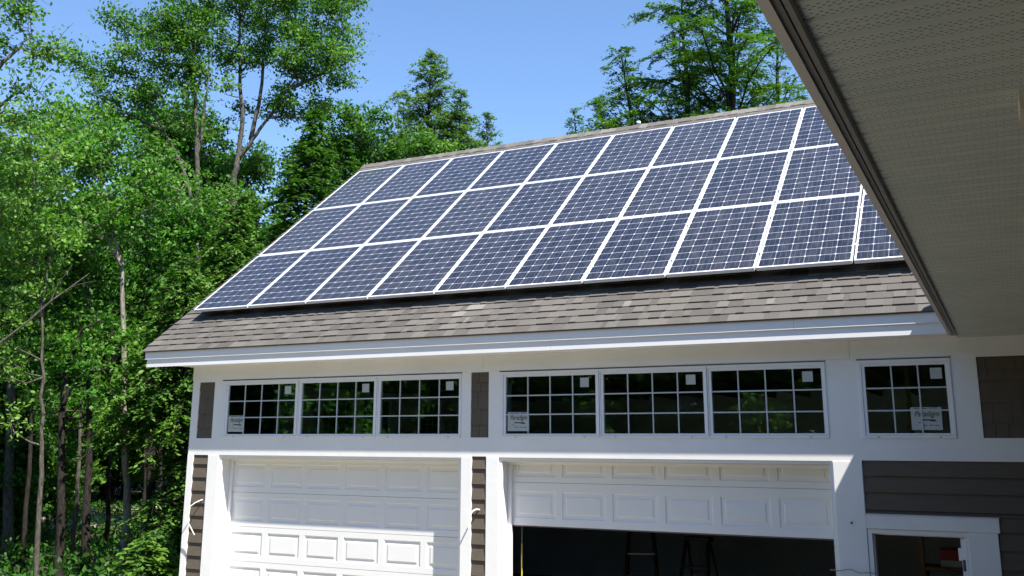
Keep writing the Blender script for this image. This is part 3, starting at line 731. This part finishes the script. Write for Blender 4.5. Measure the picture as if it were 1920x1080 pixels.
place_tree(78, 17, [[(78,900),(80,760),(79,600),(62,300)], [(79,600),(110,380)]],
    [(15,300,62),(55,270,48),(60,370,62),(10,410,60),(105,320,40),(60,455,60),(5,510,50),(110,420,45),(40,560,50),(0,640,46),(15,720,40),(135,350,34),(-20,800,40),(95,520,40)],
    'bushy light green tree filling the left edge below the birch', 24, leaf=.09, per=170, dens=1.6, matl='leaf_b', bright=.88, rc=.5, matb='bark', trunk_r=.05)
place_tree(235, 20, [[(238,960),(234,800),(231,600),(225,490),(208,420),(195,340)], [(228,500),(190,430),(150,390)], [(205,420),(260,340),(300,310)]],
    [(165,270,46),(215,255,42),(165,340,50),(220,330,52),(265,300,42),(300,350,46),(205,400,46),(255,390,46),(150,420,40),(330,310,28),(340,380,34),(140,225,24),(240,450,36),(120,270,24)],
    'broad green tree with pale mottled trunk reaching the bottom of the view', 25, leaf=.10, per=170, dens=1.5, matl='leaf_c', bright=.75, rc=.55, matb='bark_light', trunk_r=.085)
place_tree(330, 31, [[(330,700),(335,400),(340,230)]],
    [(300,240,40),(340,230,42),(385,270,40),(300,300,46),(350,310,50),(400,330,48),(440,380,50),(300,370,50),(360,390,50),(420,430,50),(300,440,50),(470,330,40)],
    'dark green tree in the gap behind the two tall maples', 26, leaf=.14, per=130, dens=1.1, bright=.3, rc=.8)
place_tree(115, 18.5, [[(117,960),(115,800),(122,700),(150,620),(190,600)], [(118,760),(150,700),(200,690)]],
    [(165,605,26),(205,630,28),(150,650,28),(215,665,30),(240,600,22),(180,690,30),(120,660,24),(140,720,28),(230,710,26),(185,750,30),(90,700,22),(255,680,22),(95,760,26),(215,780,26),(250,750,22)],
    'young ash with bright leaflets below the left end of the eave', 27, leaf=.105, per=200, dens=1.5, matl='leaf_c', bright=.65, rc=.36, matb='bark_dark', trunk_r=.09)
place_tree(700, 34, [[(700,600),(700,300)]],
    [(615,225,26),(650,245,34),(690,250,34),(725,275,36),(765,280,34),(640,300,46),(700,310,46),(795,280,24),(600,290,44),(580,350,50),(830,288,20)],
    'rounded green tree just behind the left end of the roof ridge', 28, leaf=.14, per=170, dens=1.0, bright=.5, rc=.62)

def conifer(name, base, H, Rm, label, seed=1, nb=140, z0f=.12, matl='needle', droop=.5, spray=.11, dens=1.0, up=.1, cat='tree', group=None, lean=(0,0), tipb=.0, sparse=0., pw=.8, thick=.018, rv=None):
    r = np.random.default_rng(seed); root = empty(name, tuple(base), label, cat, group)
    b = MB(); hz = np.linspace(0, H, 14)
    def axis(z): f = z/H; return np.array([lean[0]*f*f, lean[1]*f*f, z]) + np.array([.06*math.sin(z*1.3+seed), .06*math.cos(z*1.1+seed), 0])
    b.tube([axis(z) for z in hz], [max(.012, .016*H*(1-z/H)**.9+.006) for z in hz], 8); b.build('trunk', MAT['bark_dark'], root)
    lb = MB(); Cs=[]; As=[]; Ls=[]; Ts=[]
    for i in range(nb):
        f = (i+r.random())/nb; zf = z0f + (1-z0f)*f**.9; z = zf*H
        if r.random() < sparse: continue
        R_ = Rm*((1-zf)/(1-z0f))**pw*r.uniform(*(rv or (.6,1.15)))+.10; a = i*2.399+r.normal()*.4
        d = np.array([math.cos(a), math.sin(a), 0]); n = 8; t_ = np.linspace(0,1,n)[:,None]
        P = axis(z) + d*R_*t_ + np.array([0,0,1.])*(up*R_*np.sin(t_*2.2) - droop*R_*t_**2.2*.55)
        P[1:] += r.normal(size=(n-1,3))*.03*R_**.5
        lb.tube(P, np.linspace(.010+.008*R_, .003, n), 4, cap=False)
        sd_ = np.cross(d, [0,0,1.])
        ns = max(8, int(R_/.055*dens)); tt = r.uniform(.12,1,ns); side = r.choice([-1,1],ns)
        idx = np.minimum((tt*(n-1)).astype(int), n-2); ff = (tt*(n-1)-idx)[:,None]
        S0 = P[idx]*(1-ff)+P[idx+1]*ff
        tl = (.16+.36*R_*(1-tt)**.7*.8)*r.uniform(.6,1.2,ns)
        sdv = unit(sd_*side[:,None]*1.0 + d*.75 + np.array([0,0,-.25*droop-.05]) + r.normal(size=(ns,3))*.12)
        for q0_, dv_, tl_ in list(zip(S0, sdv, tl))[::3]: lb.tube([q0_, q0_+dv_*tl_*.6], [.004,.002], 3, cap=False)
        m_ = np.maximum(3, (tl/.026*dens).astype(int)); k = np.repeat(np.arange(ns), m_)
        u_ = r.random(len(k)); dr = np.zeros((len(k),3)); dr[:,2] = -droop*.55*(u_*tl[k])**1.5
        C_ = S0[k] + sdv[k]*(u_*tl[k])[:,None] + dr + r.normal(size=(len(k),3))*thick + np.array([0,0,1.])*(thick>.03)*(u_*tl[k]*.45)[:,None]
        s2 = r.choice([-1,1],len(k))[:,None]
        A_ = unit(sdv[k]*.8 + np.cross(sdv[k], np.array([0,0,1.]))*s2*.8 + np.array([0,0,-.3*droop]) + r.normal(size=(len(k),3))*.2)
        Cs.append(C_); As.append(A_); Ls.append(spray*r.uniform(.6,1.2,len(k)))
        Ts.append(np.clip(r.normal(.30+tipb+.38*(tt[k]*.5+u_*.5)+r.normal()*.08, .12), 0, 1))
    lb.build('branch', MAT['bark_dark'], root, calc=False)
    C_=np.concatenate(Cs); A_=np.concatenate(As); L_=np.concatenate(Ls)
    npmesh('crown', leaves(C_, A_, L_, L_*.42, flat=1.2, r=r), MAT[matl], np.concatenate(Ts), root)
    return root
def con(px, ytop, d, Rm, label, seed, **kw):
    bs = base_of(px, d); top = at(px, ytop, d); return conifer(kw.pop('name','hemlock_tree'), bs, top[2], Rm, label, seed, **kw)
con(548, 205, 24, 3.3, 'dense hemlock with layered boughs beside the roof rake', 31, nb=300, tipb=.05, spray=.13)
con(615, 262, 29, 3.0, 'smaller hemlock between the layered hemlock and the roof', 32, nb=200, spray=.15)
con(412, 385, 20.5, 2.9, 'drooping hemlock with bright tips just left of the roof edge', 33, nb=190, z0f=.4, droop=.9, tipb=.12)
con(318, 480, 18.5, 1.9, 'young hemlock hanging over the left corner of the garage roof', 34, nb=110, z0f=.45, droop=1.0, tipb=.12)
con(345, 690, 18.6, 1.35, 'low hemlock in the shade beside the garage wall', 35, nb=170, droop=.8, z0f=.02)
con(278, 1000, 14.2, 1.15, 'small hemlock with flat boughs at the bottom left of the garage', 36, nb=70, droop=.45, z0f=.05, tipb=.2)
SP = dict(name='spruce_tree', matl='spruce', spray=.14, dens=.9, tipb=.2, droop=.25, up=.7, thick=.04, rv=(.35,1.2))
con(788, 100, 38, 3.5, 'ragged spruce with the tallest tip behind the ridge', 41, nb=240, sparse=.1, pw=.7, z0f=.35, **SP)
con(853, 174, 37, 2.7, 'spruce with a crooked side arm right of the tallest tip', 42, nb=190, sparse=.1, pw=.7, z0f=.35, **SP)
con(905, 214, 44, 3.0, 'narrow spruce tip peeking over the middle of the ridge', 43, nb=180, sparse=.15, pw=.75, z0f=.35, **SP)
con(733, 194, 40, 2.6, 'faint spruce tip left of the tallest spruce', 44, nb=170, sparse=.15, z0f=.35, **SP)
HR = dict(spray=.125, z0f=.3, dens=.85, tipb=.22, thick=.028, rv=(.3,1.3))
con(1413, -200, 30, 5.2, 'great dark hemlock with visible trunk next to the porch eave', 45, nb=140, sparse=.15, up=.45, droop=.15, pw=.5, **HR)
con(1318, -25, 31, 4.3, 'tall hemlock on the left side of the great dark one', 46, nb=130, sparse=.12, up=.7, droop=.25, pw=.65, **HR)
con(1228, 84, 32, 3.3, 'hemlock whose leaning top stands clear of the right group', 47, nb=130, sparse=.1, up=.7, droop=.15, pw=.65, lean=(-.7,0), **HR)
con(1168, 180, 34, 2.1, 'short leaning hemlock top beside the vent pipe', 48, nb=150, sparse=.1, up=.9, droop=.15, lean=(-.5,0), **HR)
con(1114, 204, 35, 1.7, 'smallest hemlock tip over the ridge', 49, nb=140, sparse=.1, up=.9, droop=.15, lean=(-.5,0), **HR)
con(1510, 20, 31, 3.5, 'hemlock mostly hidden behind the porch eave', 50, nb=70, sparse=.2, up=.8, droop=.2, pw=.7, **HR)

place_tree(-40, 20.5, [[(-40,700),(-20,420),(0,330)]],
    [(20,330,60),(80,400,60),(0,430,60),(60,480,60),(110,500,50),(10,560,60),(90,580,50),(150,480,50),(30,650,55),(100,640,40)],
    'deep green tree filling the gaps behind the bushy one at the left edge', 72, leaf=.11, per=130, dens=1.2, bright=.4, rc=.6, matb='bark_dark')
place_tree(285, 23.5, [[(285,800),(280,560),(275,440)]],
    [(230,420,50),(290,420,55),(340,440,50),(260,490,55),(320,500,50),(200,490,50),(370,400,50),(240,550,45),(300,560,45),(180,560,40),(350,540,40)],
    'shaded green tree in the middle of the wood edge behind the pale trunk', 73, leaf=.11, per=130, dens=1.2, bright=.4, rc=.6, matb='bark_dark', matl='leaf_c')
# generic forest trees, copied: the deep wood behind, and the wood behind the camera
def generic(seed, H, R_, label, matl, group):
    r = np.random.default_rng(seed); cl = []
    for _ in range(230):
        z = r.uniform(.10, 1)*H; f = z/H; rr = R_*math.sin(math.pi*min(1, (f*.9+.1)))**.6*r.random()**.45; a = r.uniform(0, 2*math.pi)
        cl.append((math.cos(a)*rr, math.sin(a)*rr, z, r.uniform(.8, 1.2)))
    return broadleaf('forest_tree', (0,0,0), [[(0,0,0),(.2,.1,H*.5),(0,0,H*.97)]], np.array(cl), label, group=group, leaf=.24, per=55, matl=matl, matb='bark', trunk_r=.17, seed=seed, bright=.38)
GR = 'trees of the deep wood behind the garage'
labs = 'leafy forest tree standing deep in the shaded wood at the left'
gA = generic(61, 14.0, 3.4, labs, 'leaf', GR); gB = generic(62, 12.5, 3.0, labs, 'leaf_c', GR); gC = generic(63, 15, 3.6, labs, 'leaf', GR)
first = {0: gA, 1: gB, 2: gC}; used = set()
spots = []
r = random.Random(17)
for i, px in enumerate(range(-420, 640, 66)): spots.append((px + r.uniform(-15, 15), 46 + r.uniform(-3, 3), r.uniform(.82, .98)))
for i, px in enumerate(range(-380, 640, 80)): spots.append((px + r.uniform(-20, 20), 58 + r.uniform(-4, 4), r.uniform(.95, 1.12)))
for i, px in enumerate((-330, -230, -150, -80)): spots.append((px + r.uniform(-20, 20), 36 + r.uniform(-3, 2), r.uniform(.72, .86)))
for i, (px, d, q_) in enumerate(((-150,27,.55),(-60,30,.5),(30,28,.52),(-40,24,.4),(75,44,.7),(200,49,.7),(-120,24,.4))): spots.append((px, d, q_))
for k, (px, d, s_) in enumerate(spots):
    src = first[k % 3]; p = base_of(px, d)
    if (k % 3) in used: o = dup(src)
    else: o = src; used.add(k % 3)
    o.location = p; o.rotation_euler = (0, 0, r.uniform(0, 6.28)); o.scale = (s_*1.1, s_*1.1, s_)
# wood behind the camera, mirrored in the window glass
for k in range(26):
    a = math.radians(-165 + k*7 + r.uniform(-3, 3)) ; R_ = r.uniform(26, 40)
    x, y = 6 + R_*math.cos(a), -12 + R_*math.sin(a)
    o = dup(first[k % 3], (x, y, 0), r.uniform(0, 6.28), (1.2, 1.2, 1.15*r.uniform(.8, 1)), 'forest tree across the drive, mirrored in the transom windows')
    o['group'] = 'trees across the drive behind the viewer'
for k in range(12):
    a = math.radians(-196 + k*6 + r.uniform(-2, 2)); R_ = r.uniform(24, 44)
    o = dup(first[k % 3], (6 + R_*math.cos(a), -14 + R_*math.sin(a), 0), r.uniform(0, 6.28), (1.2, 1.2, 1.1), 'forest tree across the drive, mirrored in the transom windows')
    o['group'] = 'trees across the drive behind the viewer'
# bare trunks in the understorey
def trunk(px0, d, pts, rad, mat, label):
    P = [base_of(px0, d)] + stem(d, *pts); base = P[0]
    n = 14; P = np.array(P); tt = np.linspace(0, len(P)-1, n); i = np.minimum(tt.astype(int), len(P)-2); f = (tt-i)[:,None]; Q = P[i]*(1-f)+P[i+1]*f
    Q[1:] += rng.normal(size=(n-1,3))*.012
    b = MB(); b.tube(Q-base, np.linspace(rad*1.2, rad*.12, n), 9); root = empty('bare_tree', tuple(base), label, 'tree'); b.build('trunk', MAT[mat], root)
    b = MB()
    for k in range(9):
        j = rng.integers(4, n-1); a = rng.uniform(0, 6.28); L = rng.uniform(.4, 1.3); d_ = np.array([math.cos(a), math.sin(a), rng.uniform(-.1,.6)])
        b.tube([Q[j]-base, Q[j]-base+d_*L*.5, Q[j]-base+d_*L+np.array([0,0,-.1])], [.014,.009,.003], 4, cap=False)
    b.build('branch', MAT[mat], root, calc=False)
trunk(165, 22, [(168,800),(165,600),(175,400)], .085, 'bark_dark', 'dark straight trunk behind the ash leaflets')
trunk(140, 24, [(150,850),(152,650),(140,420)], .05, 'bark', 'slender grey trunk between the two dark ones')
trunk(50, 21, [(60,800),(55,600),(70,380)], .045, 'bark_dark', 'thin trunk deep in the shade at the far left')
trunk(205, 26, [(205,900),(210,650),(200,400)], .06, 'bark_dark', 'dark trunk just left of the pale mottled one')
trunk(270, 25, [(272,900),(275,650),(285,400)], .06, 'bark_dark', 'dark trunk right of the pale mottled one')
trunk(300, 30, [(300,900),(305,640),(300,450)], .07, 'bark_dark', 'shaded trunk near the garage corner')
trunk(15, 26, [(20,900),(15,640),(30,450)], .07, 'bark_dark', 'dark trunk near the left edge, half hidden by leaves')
b = MB(); Q = [at(-60,690,15.5), at(0,643,15.6), at(50,605,15.7), at(95,565,15.8), at(130,540,15.9), at(168,512,16)]
b.tube(Q, [.022,.020,.018,.015,.011,.006], 7)
for (j, dx, dz) in ((2,.5,.4),(3,.3,.6),(4,.5,.1)): b.tube([Q[j], Q[j]+np.array([dx*.5,0,dz*.5]), Q[j]+np.array([dx,0.1,dz])], [.010,.006,.003], 4)
b.tube([at(-60,690,15.5), base_of(-110,15.5)], [.022,.035], 7)
tag(b.build('leaning_trunk', MAT['bark'], calc=False), 'pale dead trunk leaning up to the right at the left edge', 'tree')

# sunlit bank, boulders, undergrowth
b = MB(); n = 26
for (pxa, pxb, d0, d1) in ((20, 235, 33, 36.5), (185, 345, 41, 47)):
    g_ = [[None]*8 for _ in range(n)]
    for i in range(n):
        for j in range(8):
            px = pxa+(pxb-pxa)*i/(n-1); d = d0+(d1-d0)*j/7; p = base_of(px, d); e = math.sin(math.pi*i/(n-1))**.5
            g_[i][j] = (p[0], p[1], .004 + .38*(j/7)**1.3*e*(.7+.3*math.sin(i*1.9)) + (rng.random()*.1*e if 0 < j else 0))
    for i in range(n-1):
        for j in range(7): b.quad(g_[i][j], g_[i+1][j], g_[i+1][j+1], g_[i][j+1])
bank = b.build('sandy_bank', MAT['sand'], calc=False); bank['kind'] = 'structure'
for k, (px, d, s_) in enumerate(((60,32.5,.22),(95,32,.18),(128,32.4,.20),(25,32.6,.2),(300,40.5,.3),(170,33,.18))):
    import bmesh
    bm = bmesh.new(); bmesh.ops.create_icosphere(bm, subdivisions=3, radius=1)
    rr = np.random.default_rng(k)
    ph = rr.uniform(0, 6, 6)
    for v in bm.verts:
        f = 1+.16*math.sin(3*v.co.x+ph[0])+.14*math.sin(4*v.co.y+ph[1])+.1*math.sin(6*v.co.z+ph[2])+.05*math.sin(11*v.co.x+9*v.co.y+ph[3]); v.co *= f
    me = bpy.data.meshes.new('boulder'); bm.to_mesh(me); bm.free(); me.materials.append(MAT['stone'])
    o = bpy.data.objects.new('boulder', me); COL.objects.link(o); p = base_of(px, d); o.location = (p[0], p[1], s_*.25); o.scale = (s_*1.4, s_, s_*.6); o.rotation_euler = (0, 0, rr.uniform(0, 6))
    tag(o, 'pale boulder at the foot of the sunlit bank in the wood', 'boulder', 'boulders at the sunlit bank')
# undergrowth
C_ = []; n = 34000
pxs = rng.uniform(-250, 700, n); ds = 14 + 34*rng.random(n)**.8
V = np.stack([(pxs-960)/FPX, np.full(n, (415.8-1000)/FPX), np.ones(n)], 1) @ RM; fh = RM[2][:2]/np.linalg.norm(RM[2][:2]); sc_ = ds/(V[:,:2]@fh)
XY = CAM[:2] + V[:,:2]*sc_[:,None]
cl = .45+.45*np.sin(XY[:,0]*1.7)*np.sin(XY[:,1]*1.3+1); z = rng.random(n)**1.5*(.25+.75*cl)
ok = ~((XY[:,0] > -1.4) & (XY[:,1] < 11)) & ~((pxs > 20) & (pxs < 350) & (ds > 24) & (z > .35))
P = np.stack([XY[:,0], XY[:,1], z+.03], 1)[ok]; A = unit(rng.normal(size=P.shape)+np.array([0,0,.2])); Ls = rng.uniform(.08,.2,len(P))
o = npmesh('undergrowth', leaves(P, A, Ls, Ls*.5), MAT['leaf_c'], np.clip(rng.normal(.22,.16,len(P)),0,1)); o['kind'] = 'stuff'
tag(o, 'low leafy undergrowth covering the forest floor', 'undergrowth')
place_tree(20, 23, [[(20,700),(40,420),(60,280)]],
    [(20,260,45),(75,240,40),(110,290,45),(60,330,50),(0,380,50),(130,350,45),(120,230,24),(180,300,40),(100,420,50),(150,250,30)],
    'yellow green tree filling the gap under the birch against the sky', 74, leaf=.105, per=140, dens=1.2, bright=.75, rc=.6, matl='leaf_b')
place_tree(425, 24.5, [[(425,700),(428,500),(430,380)]],
    [(430,360,30),(400,400,36),(455,400,36),(425,440,40),(380,450,36),(470,450,36),(345,420,34),(480,350,26)],
    'low leafy tree hiding the foot of the forked maple', 75, leaf=.105, per=140, dens=1.2, bright=.5, rc=.55)
# bright shrub by the corner
place_tree(318, 21, [[(318,1000),(318,960)]], [(318,945,18),(305,1000,20),(325,1010,22),(330,975,16),(300,965,12)], 'sunlit yellow green shrub near the garage corner', 71, name='shrub', cat='shrub', leaf=.07, per=150, dens=2.2, matl='leaf_b', bright=.8, rc=.25, trunk_r=.03)
bpy.context.view_layer.update()
